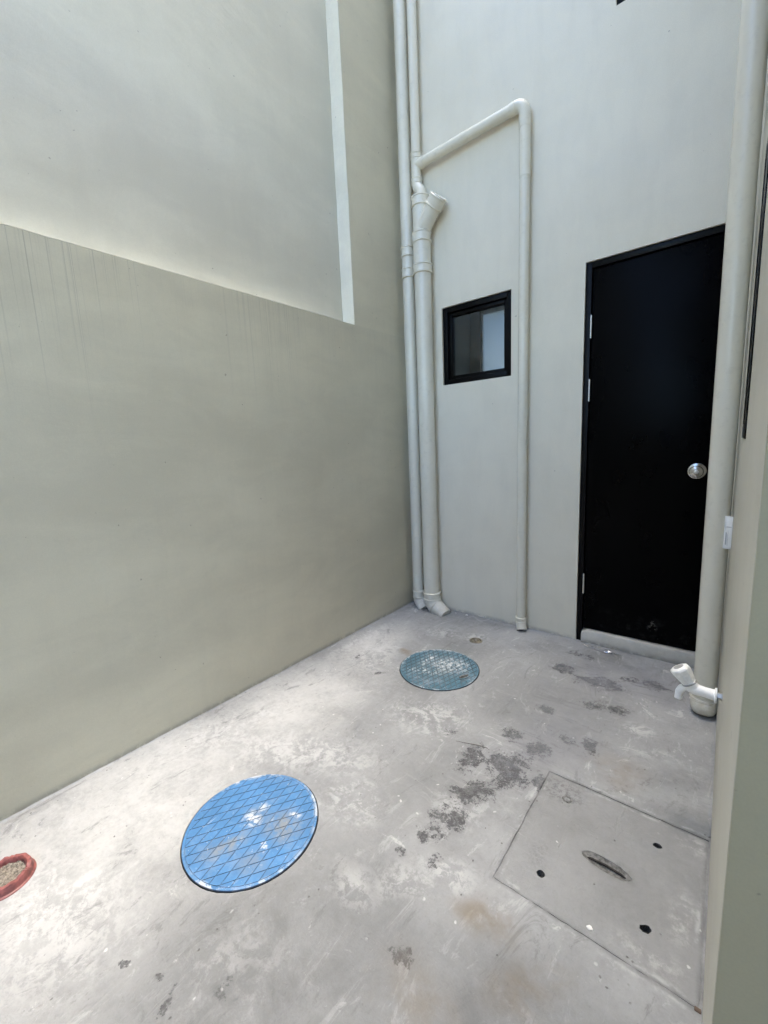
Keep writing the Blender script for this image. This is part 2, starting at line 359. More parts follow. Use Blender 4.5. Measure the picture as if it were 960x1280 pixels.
PITC = mat_simple('rough pit mortar', (.15, .148, .14), .9, var=.5, scale=90, bump=1)
REBAR = mat_simple('rusty steel bar', (.03, .027, .025), .9, .0, var=.4, scale=80)
BRASS = mat_simple('tarnished drain metal', (.24, .22, .17), .5, .3, var=.3)
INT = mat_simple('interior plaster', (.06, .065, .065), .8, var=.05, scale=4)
CRUMB = mat_simple('white mortar crumb', (.72, .71, .68), .8)
SOIL = mat_simple('bare ground', (.22, .20, .17), .9, var=.3, scale=1)
LIDN = mat_lid('weathered blue cover near', (.066, .200, .405), [(-.015, .01, .05, .045), (-.03, .06, .03, .03, 0, .7), (.085, .11, .03, .02), (.1, -.02, .02, .02)],
               [(.09, .06, .10, .09, .4), (.0, -.095, .05, .11, -.4), (-.01, .02, .06, .06, 0, .6), (.12, -.08, .08, .06, 0, .6)], haze=.16)
LIDN_G = mat_lid('weathered blue cover near groove', (.056, .165, .33), [(-.01, .015, .04, .035)], [(.08, .075, .09, .06, .4), (-.02, -.075, .04, .10, -.5)], groove=True, haze=.16)
LIDF = mat_lid('weathered blue cover far', (.070, .155, .205), [(.04, .06, .15, .12, .4), (-.05, -.07, .16, .05, .4, .7), (-.1, .05, .05, .1)],
               [(0, 0, .2, .2, 0, .35)], ax=7)
LIDF_G = mat_lid('weathered blue cover far groove', (.045, .085, .11), [(.05, .06, .12, .10)], [(0, 0, .2, .2, 0, .3)], ax=7, groove=True)

# ------------------------------------------------------------------ object helpers
def finish(bm, sharp=35):
    bmesh.ops.recalc_face_normals(bm, faces=bm.faces)
    for fc in bm.faces: fc.smooth = True
    for e in bm.edges:
        if len(e.link_faces) == 2 and e.calc_face_angle(0) > math.radians(sharp): e.smooth = False
def obj(name, bm, mat, parent=None, sharp=35, kind=None, recalc=True):
    """bm is in world coordinates; the object takes its parent's frame"""
    if recalc: finish(bm, sharp)
    me = bpy.data.meshes.new(name)
    loc = Vector((0, 0, 0)); p = parent
    while p is not None: loc += p.location; p = p.parent
    if parent is not None: bm.transform(Matrix.Translation(-loc))
    bm.to_mesh(me); bm.free()
    me.materials.append(mat)
    o = bpy.data.objects.new(name, me); SC.collection.objects.link(o)
    if parent is not None: o.parent = parent
    if kind: o['kind'] = kind
    return o
def thing(name, label, cat, loc=(0, 0, 0), group=None):
    o = bpy.data.objects.new(name, None); SC.collection.objects.link(o)
    o.location = loc; o.empty_display_size = .1; o['label'] = label; o['category'] = cat
    if group: o['group'] = group
    bpy.context.view_layer.update()
    return o
def tag(o, label, cat, group=None):
    o['label'] = label; o['category'] = cat
    if group: o['group'] = group
    return o

def box(bm, a, b, bev=0.0, seg=2):
    x0, y0, z0 = a; x1, y1, z1 = b
    r_ = bmesh.ops.create_cube(bm, size=1)
    for v in r_['verts']:
        v.co = Vector(((x0 + x1) / 2 + v.co.x * (x1 - x0), (y0 + y1) / 2 + v.co.y * (y1 - y0), (z0 + z1) / 2 + v.co.z * (z1 - z0)))
    if bev:
        es = list({e for v in r_['verts'] for e in v.link_edges})
        bmesh.ops.bevel(bm, geom=es, offset=bev, segments=seg, affect='EDGES', profile=.5)
    return bm
def B(): return bmesh.new()
def frame_of(d):
    d = d.normalized(); a = Vector((0, 0, 1)) if abs(d.z) < .9 else Vector((0, 1, 0))
    x = a.cross(d).normalized(); return x, d.cross(x).normalized()
def tube(bm, pts, rad, seg=32, caps=True, wob=0.0):
    """sweep circles along a polyline with mitred joints; rad is a number or one per point"""
    pts = [Vector(p) for p in pts]; n = len(pts)
    rad = [rad] * n if not hasattr(rad, '__len__') else rad
    d0 = (pts[1] - pts[0]).normalized(); x, y = frame_of(d0); rings = []; pd = d0
    for i in range(n):
        d = (pts[min(i + 1, n - 1)] - pts[max(i - 1, 0)])
        if i in (0, n - 1) or d.length < 1e-9: t = d.normalized()
        else: t = ((pts[i] - pts[i - 1]).normalized() + (pts[i + 1] - pts[i]).normalized()).normalized()
        q = pd.rotation_difference(t); x = q @ x; y = q @ y; pd = t
        k = 1.0
        if 0 < i < n - 1:
            c = (pts[i] - pts[i - 1]).normalized().dot(t); k = 1 / max(.5, c)
        ring = []
        for j in range(seg):
            a = 2 * PI * j / seg
            rr = rad[i] * (1 + (random.uniform(-wob, wob) if wob else 0))
            ring.append(bm.verts.new(pts[i] + x * math.cos(a) * rr + y * math.sin(a) * rr))
        rings.append(ring)
    for i in range(n - 1):
        for j in range(seg):
            bm.faces.new((rings[i][j], rings[i][(j + 1) % seg], rings[i + 1][(j + 1) % seg], rings[i + 1][j]))
    if caps:
        bm.faces.new(rings[0][::-1]); bm.faces.new(rings[-1])
    return bm
def sleeve(bm, a, b, r0, lip=.0035, bead=True, seg=32):
    """a pipe coupling between two points: thick sleeve with a rolled bead at each end"""
    a, b = Vector(a), Vector(b); L = (b - a).length; d = (b - a) / L
    if bead and L > .03: prof = [(0, r0 * .98), (0, r0 + lip), (.003, r0 + lip * 1.7), (.009, r0 + lip * 1.7), (.012, r0 + lip * .9), (L - .012, r0 + lip * .9), (L - .009, r0 + lip * 1.7), (L - .003, r0 + lip * 1.7), (L, r0 + lip), (L, r0 * .98)]
    else: prof = [(0, r0 * .98), (0, r0 + lip * .8), (.002, r0 + lip), (L - .002, r0 + lip), (L, r0 + lip * .8), (L, r0 * .98)]
    pp = [a + d * h for h, _ in prof]
    x, y = frame_of(d); rings = []
    for p, (_, rr) in zip(pp, prof):
        rings.append([bm.verts.new(p + x * math.cos(2 * PI * j / seg) * rr + y * math.sin(2 * PI * j / seg) * rr) for j in range(seg)])
    for i in range(len(rings) - 1):
        for j in range(seg): bm.faces.new((rings[i][j], rings[i][(j + 1) % seg], rings[i + 1][(j + 1) % seg], rings[i + 1][j]))
    bm.faces.new(rings[0][::-1]); bm.faces.new(rings[-1])
    return bm
def lathe(bm, c, axis, prof, seg=48, closed=False):
    """prof: (distance along axis, radius)"""
    c, d = Vector(c), Vector(axis).normalized(); x, y = frame_of(d); rings = []
    for h, rr in prof:
        if rr < 1e-6: rings.append([bm.verts.new(c + d * h)]); continue
        rings.append([bm.verts.new(c + d * h + x * math.cos(2 * PI * j / seg) * rr + y * math.sin(2 * PI * j / seg) * rr) for j in range(seg)])
    prs = list(zip(rings, rings[1:])) + ([(rings[-1], rings[0])] if closed else [])
    for A_, B_ in prs:
        for j in range(seg):
            k = (j + 1) % seg
            if len(A_) == 1: bm.faces.new((A_[0], B_[k], B_[j]))
            elif len(B_) == 1: bm.faces.new((A_[j], A_[k], B_[0]))
            else: bm.faces.new((A_[j], A_[k], B_[k], B_[j]))
    return bm
def inside(p, poly):
    c = False; n = len(poly)
    for i in range(n):
        a, b = poly[i], poly[i - 1]
        if (a[1] > p[1]) != (b[1] > p[1]) and p[0] < (b[0] - a[0]) * (p[1] - a[1]) / (b[1] - a[1]) + a[0]: c = not c
    return c
def edge_dist(p, poly):
    m = 9
    for i in range(len(poly)):
        a, b = Vector(poly[i]), Vector(poly[i - 1]); pv = Vector(p)
        L = (b - a).length_squared or 1e-9; k = max(0, min(1, (pv - a).dot(b - a) / L)); m = min(m, (pv - a - (b - a) * k).length)
    return m
def circle(cx, cy, rr, n=48, jit=0.0, sx=1., sy=1., rot=0.):
    o = []
    for i in range(n):
        a = 2 * PI * i / n; q = rr * (1 + random.uniform(-jit, jit)); X, Y = math.cos(a) * q * sx, math.sin(a) * q * sy
        o.append((cx + X * math.cos(rot) - Y * math.sin(rot), cy + X * math.sin(rot) + Y * math.cos(rot)))
    return o
def plate(outer, holes, depth, to3, grid=(), zf=None):
    """flat sheet with holes: to3(u, v, w) places it, w runs from 0 (face) to -depth at the outline and at each hole"""
    bm = B()
    pts = [Vector(p) for p in outer]; loops = [list(range(len(outer)))]
    for h in holes:
        s = len(pts); pts += [Vector(p) for p in h]; loops.append(list(range(s, s + len(h))))
    pts += [Vector(p) for p in grid]
    edges = [(l[i], l[(i + 1) % len(l)]) for l in loops for i in range(len(l))]
    vo, eo, fo, ov, oe, of = delaunay_2d_cdt(pts, edges, [], 0, 1e-7)
    keep = []
    for fc in fo:
        c = sum((vo[i] for i in fc), Vector((0, 0))) / len(fc)
        if inside(c, outer) and not any(inside(c, h) for h in holes): keep.append(fc)
    V = [bm.verts.new(to3(p.x, p.y, zf(p.x, p.y) if zf else 0)) for p in vo]
    for fc in keep:
        try: bm.faces.new([V[i] for i in fc])
        except ValueError: pass
    be = [e for e in bm.edges if len(e.link_faces) == 1]
    inv_ = {v: p for v, p in zip(V, vo)}; down = {}
    for e in be:
        for v in e.verts:
            if v not in down: down[v] = bm.verts.new(to3(inv_[v].x, inv_[v].y, -depth))
    for e in be:
        a, b = e.verts; bm.faces.new((a, b, down[b], down[a]))
    for v in [v for v in bm.verts if not v.link_faces]: bm.verts.remove(v)
    return bm

# ------------------------------------------------------------------ ground
gb = B(); box(gb, (-400, -400, -.6), (400, 400, -.16))
g = obj('ground', gb, SOIL, kind='structure')

NC, FC_, DC, RC = (.717, -1.957), (.702, -.760), (.714, -.343), (.283, -2.51)
def jline(a, b, n, j):
    return [(a[0] + (b[0] - a[0]) * i / n + random.uniform(-j, j), a[1] + (b[1] - a[1]) * i / n + random.uniform(-j, j)) for i in range(n)]
slab_c = [(1.424, -1.642), (1.8965, -1.642), (1.8965, -1.152), (1.424, -1.152)]
slab_hole = []
for i in range(4):
    slab_hole += jline(slab_c[i], slab_c[(i + 1) % 4], 26, .0012)
grid = []
x = 0.02
while x < 1.9:
    y = -3.2
    while y < -.02:
        p = (x + random.uniform(-.01, .01), y + random.uniform(-.01, .01))
        ok = all(math.hypot(p[0] - c[0], p[1] - c[1]) > rr for c, rr in ((NC, .245), (FC_, .245), (DC, .06), (RC, .09)))
        if ok and not (1.38 < p[0] < 1.95 and -1.68 < p[1] < -1.11): grid.append(p)
        y += .05
    x += .05
from mathutils import noise as mn
def fz(x, y): return .0022 * mn.noise(Vector((x * 3, y * 3, 1))) + .0012 * mn.noise(Vector((x * 11, y * 11, 4)))
bm = plate([(-.1, -8), (7, -8), (7, .1), (-.1, .1)], [circle(*NC, .2180, 96, .003), circle(*FC_, .2185, 96, .003), circle(*DC, .041, 40, .01), slab_hole], .05,
           lambda a, b, c: Vector((a, b, c)), grid, fz)
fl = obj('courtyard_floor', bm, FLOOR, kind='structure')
# pit bottoms under the openings
pb = B()
for c, rr in ((NC, .235), (FC_, .235)): lathe(pb, (c[0], c[1], -.055), (0, 0, 1), [(0, rr), (.006, rr), (.006, 0)], 48)
obj('pit_floor', pb, DARKPIT, kind='structure')
sbd = B()
for a, b in (((1.41, -1.66, -.06), (1.44, -1.14, -.0036)), ((1.44, -1.66, -.06), (1.8995, -1.625, -.0036)), ((1.44, -1.17, -.06), (1.8995, -1.14, -.0036)), ((1.885, -1.625, -.06), (1.8995, -1.17, -.0036))): box(sbd, a, b)
obj('slab_bed', sbd, FLOOR, kind='structure')
# ridge lines of mortar left round the slab and the troweled rise along the walls
sk = B()
def fillet(bm, a, b, n, h, w, inward):
    a, b = Vector(a), Vector(b); iv = Vector(inward); pr = []
    for i in range(n + 1):
        p = a.lerp(b, i / n); k = .55 + .9 * abs(mn.noise(p * 7)) + .5 * abs(mn.noise(p * 31))
        pr.append((bm.verts.new(p - iv * .003 + Vector((0, 0, h * k))), bm.verts.new(p + iv * w * k * .35 + Vector((0, 0, h * k * .45))), bm.verts.new(p + iv * w * k - Vector((0, 0, .003)))))
    for i in range(n):
        for j in range(2): bm.faces.new((pr[i][j], pr[i + 1][j], pr[i + 1][j + 1], pr[i][j + 1]))
fillet(sk, (0, -3.2, 0), (0, 0, 0), 160, .006, .012, (1, 0, 0))
fillet(sk, (0, 0, 0), (1.21, 0, 0), 90, .009, .014, (0, -1, 0))
fillet(sk, (1.9, 0, 0), (1.9, -1.14, 0), 70, .008, .012, (-1, 0, 0))
obj('mortar_fillet', sk, FLOOR, kind='structure')

# ------------------------------------------------------------------ left boundary wall with its tall recess
LZ, LY, LT = 1.9865, -.528, .10
top = 5.0
ws = thing('boundary_wall', 'tall grey green plastered boundary wall on the left with a deep recessed upper field', 'wall', (0, -3, 0))
def jz(a, b, n, ax, j):
    o = []
    for i in range(n):
        p = [a[0] + (b[0] - a[0]) * i / n, a[1] + (b[1] - a[1]) * i / n]; p[ax] += j * (mn.noise(Vector((i * .17, ax * 9, 2))) + .4 * mn.noise(Vector((i * .9, ax * 5, 7))))
        o.append(tuple(p))
    return o
prof = [(.0, -.1), (.0, top)] + [(LY, top)] + jz((LY, top - .1), (LY, LZ), 90, 0, .003) + [(LY, LZ)] + jz((LY, LZ), (-9, LZ), 240, 1, .0035)[2:] + [(-9, LZ), (-9, -.1)]
prof = [(p[0], p[1]) for p in prof]
bm = plate(prof, [], LT, lambda a, b, c: Vector((c, a, b)))
be = [e for e in bm.edges if abs(e.verts[0].co.x) < 1e-6 and abs(e.verts[1].co.x) < 1e-6 and len(e.link_faces) == 2 and e.calc_face_angle(0) > 1]
bmesh.ops.bevel(bm, geom=be, offset=.0015, segments=1, affect='EDGES')
obj('wall_face', bm, WALL_L, ws, sharp=50)
bm = box(B(), (-.28, -9, -.1), (-LT, .15, top)); obj('recess_back', bm, WALL_R, ws)
# the reveal of the recess, in a whiter tone than its back
jp = jz((LY, top - .1), (LY, LZ), 90, 0, .003) + [(LY, LZ)]
jb = B(); rows = [[jb.verts.new((X, p[0] - .002, p[1])) for X in (-LT + .0005, -.0016)] for p in jp]
for i in range(len(rows) - 1): jb.faces.new((rows[i][0], rows[i][1], rows[i + 1][1], rows[i + 1][0]))
obj('recess_reveal', jb, WALL_W, ws)
lp_ = jz((LY, LZ), (-9, LZ), 240, 1, .0035); lb = B(); rows = [[lb.verts.new((X, p[0], p[1] + .002)) for X in (-LT + .0005, -.0016)] for p in lp_[2:]]
for i in range(len(rows) - 1): lb.faces.new((rows[i][0], rows[i][1], rows[i + 1][1], rows[i + 1][0]))
obj('recess_ledge', lb, WALL_B, ws)

# ------------------------------------------------------------------ house: back wall, side wall, openings
HT = 6.2
house = thing('house', 'pale plastered two storey house wall with black door and small black windows', 'house', (1.9, 0, 0))
DX0, DX1, DZ = 1.2114, 1.895, 2.15
WX0, WX1, WZ0, WZ1 = .3127, .7975, 1.622, 2.123
UX0, UX1, UZ0, UZ1 = 1.3165, 1.78, 3.265, 3.86
rect = lambda x0, x1, z0, z1: [(x0, z0), (x1, z0), (x1, z1), (x0, z1)]
bm = plate([(-.28, -.1), (DX0, -.1), (DX0, DZ), (DX1, DZ), (DX1, -.1), (2.05, -.1), (2.05, HT), (-.28, HT)],
           [rect(WX0, WX1, WZ0, WZ1), rect(UX0, UX1, UZ0, UZ1)], .15, lambda a, b, c: Vector((a, -c, b)))
be = [e for e in bm.edges if abs(e.verts[0].co.y) < 1e-6 and abs(e.verts[1].co.y) < 1e-6 and len(e.link_faces) == 2 and e.calc_face_angle(0) > 1]
bmesh.ops.bevel(bm, geom=be, offset=.003, segments=2, affect='EDGES')
obj('back_wall', bm, WALL_H, house, sharp=50)
SX = 1.9002; SY0, SY1, SZ0, SZ1 = -1.215, -.90, 1.2, 1.985; WEY = -1.9698
bm = plate([(0.0, -.1), (0.0, HT), (WEY, HT), (WEY, -.1)], [rect(SY0, SY1, SZ0, SZ1)], .15, lambda a, b, c: Vector((SX - c, a, b)))
be = [e for e in bm.edges if abs(e.verts[0].co.x - SX) < 1e-6 and abs(e.verts[1].co.x - SX) < 1e-6 and len(e.link_faces) == 2 and e.calc_face_angle(0) > 1]
bmesh.ops.bevel(bm, geom=be, offset=.002, segments=2, affect='EDGES')
obj('side_wall', bm, WALL_S, house, sharp=60)
obj('wall_end', box(B(), (SX + .0005, WEY - .004, -.1), (2.7, WEY - .0005, 2.74), .0012), WALL_F, house)  # thin cap giving the wall end a darker olive tone
bm = box(B(), (2.051, WEY + .001, -.1), (7, WEY + .15, HT)); obj('front_wall', bm, WALL_S, house)
bm = box(B(), (1.55, -4.39, 2.75), (7, WEY - .006, 2.93), .01); obj('unseen_canopy', bm, WALL_S, house)  # unseen canopy, stretched over the yard to shade the wall end and floor
bm = box(B(), (.85, -4.39, 5.2), (7, -.8, 5.35), .01); obj('eave', bm, WALL_S, house)
rw = box(B(), (-.279, -4.6, -.1), (7, -4.4, 1.9), .01); tag(obj('unseen_rear_wall', rw, WALL_S), 'plain plastered rear wall put in behind the viewer to block low sky light', 'wall')  # unseen wall put in to hold back low sky light
bm = box(B(), (-.28, -1.8 + 1.95, HT), (7, 1.6, HT + .15)); box(bm, (1.95, WEY, HT + .001), (7, .149, HT + .151)); obj('roof', bm, WALL_H, house)
# rooms behind, so that nothing shines through the panes
FWX0, FWX1, FWZ0, FWZ1 = -.07, .46, 1.80, 2.47
bm = plate([(-.28, -.1), (7, -.1), (7, HT), (-.28, HT)], [rect(FWX0, FWX1, FWZ0, FWZ1)], .12, lambda a, b, c: Vector((a, 1.35 - c, b)))
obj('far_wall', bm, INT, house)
bm = B(); box(bm, (1.1, .151, -.1), (1.2, 1.349, HT - .01)); box(bm, (-.28, .151, -.1), (-.18, 1.349, HT - .012))
box(bm, (-.179, .152, 2.7), (1.099, 1.348, 2.8)); box(bm, (6.9, WEY + .16, -.1), (7, 1.349, HT - .01)); box(bm, (1.21, .152, 2.72), (6.89, 1.348, 2.82)); box(bm, (-.179, .153, -.08), (6.89, 1.347, .01))
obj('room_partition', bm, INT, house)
# far bathroom window: white frame with frosted pane
fw = B(); yy = 1.352
for a, b in (((FWX0, yy, FWZ0), (FWX0 + .022, yy + .06, FWZ1)), ((FWX1 - .035, yy, FWZ0), (FWX1, yy + .06, FWZ1)), ((FWX0 + .022, yy, FWZ0), (FWX1 - .035, yy + .06, FWZ0 + .035)), ((FWX0 + .022, yy, FWZ1 - .035), (FWX1 - .035, yy + .06, FWZ1))): box(fw, a, b, .002)
far_w = obj('window', fw, WHITE, house); far_w['label'] = 'white framed frosted window seen through the small black one'
obj('pane', box(B(), (FWX0 + .015, yy + .02, FWZ0 + .03), (FWX1 - .03, yy + .026, FWZ1 - .03)), FROST, far_w)

def frame_xz(x0, x1, z0, z1, y0, y1, wd, bev=.0015):
    b_ = B()
    box(b_, (x0, y0, z0), (x0 + wd, y1, z1), bev); box(b_, (x1 - wd, y0, z0), (x1, y1, z1), bev)
    box(b_, (x0 + wd, y0 + .0006, z0), (x1 - wd, y1 - .0006, z0 + wd), bev); box(b_, (x0 + wd, y0 + .0006, z1 - wd), (x1 - wd, y1 - .0006, z1), bev)
    return b_
# small black window
win = obj('window', frame_xz(WX0 + .001, WX1 - .001, WZ0 + .001, WZ1 - .001, .012, .085, .034), BLACK, house)
win['label'] = 'small square black framed window between the pipes'
obj('sash', frame_xz(WX0 + .036, WX1 - .036, WZ0 + .036, WZ1 - .036, .030, .070, .022), BLACK, win)
obj('pane', box(B(), (WX0 + .05, .050, WZ0 + .05), (WX1 - .05, .055, WZ1 - .05)), GLASS, win)
# upper window, only its corner in view
uw = obj('window', frame_xz(UX0 + .001, UX1 - .001, UZ0 + .001, UZ1 - .001, .006, .085, .04), BLACK, house)
uw['label'] = 'black window whose lower corner just shows at the top edge'
obj('pane', box(B(), (UX0 + .03, .050, UZ0 + .03), (UX1 - .03, .055, UZ1 - .03)), GLASS, uw)
# side window seen edge-on
sw = B()
x0, x1 = SX - .0030, SX + .07
box(sw, (x0, SY0 + .001, SZ0 + .001), (x1, SY0 + .041, SZ1 - .001), .001); box(sw, (x0, SY1 - .041, SZ0 + .001), (x1, SY1 - .001, SZ1 - .001), .001)
box(sw, (x0 + .0006, SY0 + .041, SZ0 + .001), (x1 - .0006, SY1 - .041, SZ0 + .041), .001); box(sw, (x0 + .0006, SY0 + .041, SZ1 - .041), (x1 - .0006, SY1 - .041, SZ1 - .001), .001)
sw = obj('window', sw, BLACK, house); sw['label'] = 'tall narrow black window seen edge-on beside the thick pipe'
obj('pane', box(B(), (SX - .0005, SY0 + .03, SZ0 + .03), (SX + .018, SY1 - .03, SZ1 - .03)), BLACK, sw)

# door
df = B()
box(df, (DX0 + .001, .010, -.02), (DX0 + .030, .12, DZ - .001), .0015); box(df, (DX1 - .030, .010, -.02), (DX1 - .001, .12, DZ - .001), .0015)
box(df, (DX0 + .030, .0106, DZ - .032), (DX1 - .030, .1194, DZ - .001), .0015)
obj('door_frame', df, BLACK, house)
door = obj('door', box(B(), (DX0 + .034, .022, .082), (DX1 - .033, .062, DZ - .036), .002), DOOR, house)
KX, KZ = 1.752, 1.034
kb = lathe(B(), (KX, .022, KZ), (0, -1, 0), [(-.001, .039), (.003, .040), (.006, .038), (.008, .030), (.012, .022), (.022, .017), (.032, .0165), (.040, .021), (.047, .0275), (.054, .029), (.062, .027), (.067, .019), (.0685, .014), (.067, .0125), (.067, .0)], 48)
obj('knob', kb, CHROME, door)
lk = lathe(B(), (KX, -.0448, KZ), (0, -1, 0), [(-.001, .0095), (.003, .0095), (.0035, .0085), (.0035, 0)], 32); box(lk, (KX - .0008, -.0495, KZ - .005), (KX + .0008, -.0481, KZ + .005))
obj('lock_cylinder', lk, STEEL, door)
for z0, z1 in ((1.760, 1.878), (1.424, 1.541), (.302, .420)):
    h = B(); tube(h, [(DX0 + .0315, .0145, z0), (DX0 + .0315, .0145, z1)], .0058, 14)
    for k in (.2, .4, .6, .8): lathe(h, (DX0 + .0315, .0145, z0 + (z1 - z0) * k - .0006), (0, 0, 1), [(0, .004), (0, .0062), (.0012, .0062), (.0012, .004)], 14)
    lathe(h, (DX0 + .0315, .0145, z1), (0, 0, 1), [(0, .005), (.003, .004), (.004, 0)], 12)
    obj('hinge', h, STEEL, door)
# sill: rough trowelled plaster step under the door
sb = B(); N = 40; x0, x1 = DX0 + .031, DX1 - .001
sec = []
for i in range(N + 1):
    X = x0 + (x1 - x0) * i / N; j = .003 * mn.noise(Vector((X * 14, 3, 1))); k = min(1, i / 2.0)
    sec.append([bm_v for bm_v in ((X, .10, .0 - .03), (X, .10, .078), (X, .006 + j, .078 * (.8 + .2 * k) + j * .4), (X, -.004 + j, .070 * (.75 + .25 * k) + j * .4), (X, -.008 + j * 1.6, .004), (X, -.012 + j * 2, -.03))])
rows = [[sb.verts.new(p) for p in s] for s in sec]
for i in range(N):
    for j in range(5): sb.faces.new((rows[i][j], rows[i + 1][j], rows[i + 1][j + 1], rows[i][j + 1]))
sb.faces.new(rows[0]); sb.faces.new(rows[-1][::-1])
obj('door_sill', sb, mat_wall('cement smeared sill', base=(.43, .42, .375), var=2.2, wsh=.3, seed=3), house, sharp=60)

# ------------------------------------------------------------------ pipes
def arc(p0, d0, d1, R_, n=8):
    """bend from direction d0 to d1 starting at p0 with radius R_"""
    d0, d1 = Vector(d0).normalized(), Vector(d1).normalized(); a = d0.angle(d1); nrm = d0.cross(d1).normalized(); c = nrm.cross(d0)
    return [Vector(p0) + d0 * R_ * math.sin(a * i / n) + c * R_ * (1 - math.cos(a * i / n)) for i in range(n + 1)]

# A: slim pipe right in the corner
AX, AY, AR = .086, -.047, .040
pa = thing('drain_pipe', 'slimmer straight drain pipe right in the corner beside the long left wall', 'pipe', (AX, AY, 0), 'pipes on the walls')
obj('pipe_run', tube(B(), [(AX - .004, AY, HT - .2), (AX, AY, 2.9), (AX + .002, AY, 1.5), (AX, AY, .09)], AR, 32), PVC, pa)
bm = sleeve(B(), (AX, AY, 2.355), (AX, AY, 2.42), AR, .006); obj('coupling', bm, PVC, pa)
bm = sleeve(B(), (AX, AY, 2.49), (AX, AY, 2.555), AR, .006); tube(bm, [(AX, AY, 2.41), (AX, AY, 2.50)], AR + .003, 32); obj('coupling', bm, PVC, pa)
e0 = (AX, AY, .075); e1 = arc(e0, (0, 0, -1), (.75, -.28, -.66), .055, 6)
bm = sleeve(B(), (AX, AY, .070), (AX, AY, .128), AR, .005); obj('collar', bm, PVC, pa)
bm = tube(B(), e1 + [e1[-1] + Vector((.75, -.28, -.66)) * .06], AR + .004, 28); obj('elbow', bm, PVC_D, pa)

# B: thick pipe with the wye
BX, BY, BR = .212, -.064, .056
pbp = thing('drain_pipe', 'thick drain pipe beside the corner with an angled branch stub near its top', 'pipe', (BX, BY, 0), 'pipes on the walls')
obj('pipe_run', tube(B(), [(BX + .001, BY, 2.60), (BX, BY, 1.2), (BX + .002, BY, .10)], BR, 40), PVC, pbp)
bm = sleeve(B(), (BX, BY, 2.345), (BX, BY, 2.405), BR, .006, seg=40); obj('coupling', bm, PVC, pbp)
bm = sleeve(B(), (BX, BY, 2.535), (BX, BY, 2.60), BR, .006, seg=40); tube(bm, [(BX, BY, 2.40), (BX, BY, 2.54)], BR + .003, 40); obj('coupling', bm, PVC, pbp)
tube_w = tube(B(), [(BX, BY, 2.59), (BX, BY, 2.80)], BR - .001, 40); obj('wye_body', tube_w, PVC, pbp)
bm = sleeve(B(), (BX - .002, BY, 2.752), (BX - .002, BY, 2.815), BR - .002, .005, seg=40); obj('collar', bm, PVC, pbp)
bd = Vector((.70, -.10, .70)).normalized(); b0 = Vector((BX + .004, BY, 2.612))
bm = tube(B(), [b0, b0 + bd * .165], BR - .004, 40); obj('branch', bm, PVC, pbp)
bm = sleeve(B(), b0 + bd * .140, b0 + bd * .205, BR - .004, .005, seg=40); obj('collar', bm, PVC, pbp)
bm = lathe(B(), b0 + bd * .204, bd, [(0, BR), (.006, BR - .001), (.008, BR - .010), (.004, BR - .014), (.004, 0)], 40); obj('end_cap', bm, PVC, pbp)
bm = sleeve(B(), (BX + .002, BY, .085), (BX + .002, BY, .142), BR, .006, seg=40); obj('collar', bm, PVC, pbp)
dB = Vector((.82, -.16, -.40)).normalized(); e2 = arc((BX + .002, BY, .10), (0, 0, -1), dB, .075, 8)
bm = tube(B(), e2, BR + .004, 36); obj('elbow', bm, PVC_D, pbp)
bm = tube(B(), [e2[-1] + dB * .004, e2[-1] + dB * .10], [BR + .003, BR - .003], 36); obj('pipe_end', bm, PVC_D, pbp)
bm = lathe(B(), e2[-1] - dB * .006, dB, [(0, BR), (0, BR + .0075), (.007, BR + .0075), (.007, BR)], 36); obj('rim', bm, PVC_D, pbp)

# upper slim pipe, tee and offset into the wye
CX, CY, CR = .176, -.050, .0295
pu = thing('drain_pipe', 'thin upper drain pipe that bends into the top of the thick branching pipe', 'pipe', (CX, CY, 2.8), 'pipes on the walls')
obj('pipe_run', tube(B(), [(CX - .006, CY, HT - .3), (CX, CY, 3.05)], CR, 28), PVC, pu)
bm = sleeve(B(), (CX, CY, 3.052), (CX, CY, 3.092), CR, .004, seg=28); tube(bm, [(CX, CY, 2.93), (CX, CY, 3.06)], CR + .003, 28); tube(bm, [(CX, CY, 3.018), (CX + .062, CY, 3.020)], CR + .003, 28); obj('tee', bm, PVC, pu)
bm = sleeve(B(), (CX, CY, 2.905), (CX, CY, 2.945), CR, .004, seg=28); obj('collar', bm, PVC, pu)
s0 = Vector((CX, CY, 2.915)); q1 = arc(s0, (0, 0, -1), (.62, -.12, -.78), .05, 5); q2 = q1[-1] + Vector((.62, -.12, -.78)).normalized() * .028
q3 = arc(q2, (.62, -.12, -.78), (0, 0, -1), .045, 5)
bm = tube(B(), q1 + q3 + [q3[-1] + Vector((0, 0, -.03))], CR + .003, 28); obj('offset_bend', bm, PVC, pu)

# high horizontal pipe that turns down by the small window
HZ = 3.025; VX = .889
ph = thing('drain_pipe', 'thin drain pipe running across above the small window then down between window and door', 'pipe', (VX, -.036, 0), 'pipes on the walls')
obj('cross_run', tube(B(), [(CX + .06, CY, 3.020), (VX - .03, -.037, HZ + .018)], CR, 28), PVC, ph)
el = arc((VX - .052, -.037, HZ + .018), (1, 0, 0), (0, 0, -1), .052, 8)
bm = tube(B(), el + [Vector((VX, -.037, 2.935))], CR + .0035, 28)
sleeve(bm, (VX - .080, -.037, HZ + .018), (VX - .055, -.037, HZ + .018), CR, .0035, seg=28); sleeve(bm, (VX, -.037, 2.92), (VX, -.037, 2.95), CR, .0035, seg=28); obj('elbow', bm, PVC, ph)
obj('pipe_run', tube(B(), [(VX, -.037, 2.94), (VX + .002, -.037, 2.675)], CR + .0015, 28), PVC, ph)
obj('pipe_run', tube(B(), [(VX + .001, -.037, 2.678), (VX - .004, -.037, 1.3), (VX - .006, -.037, .07)], CR - .001, 28), PVC, ph)
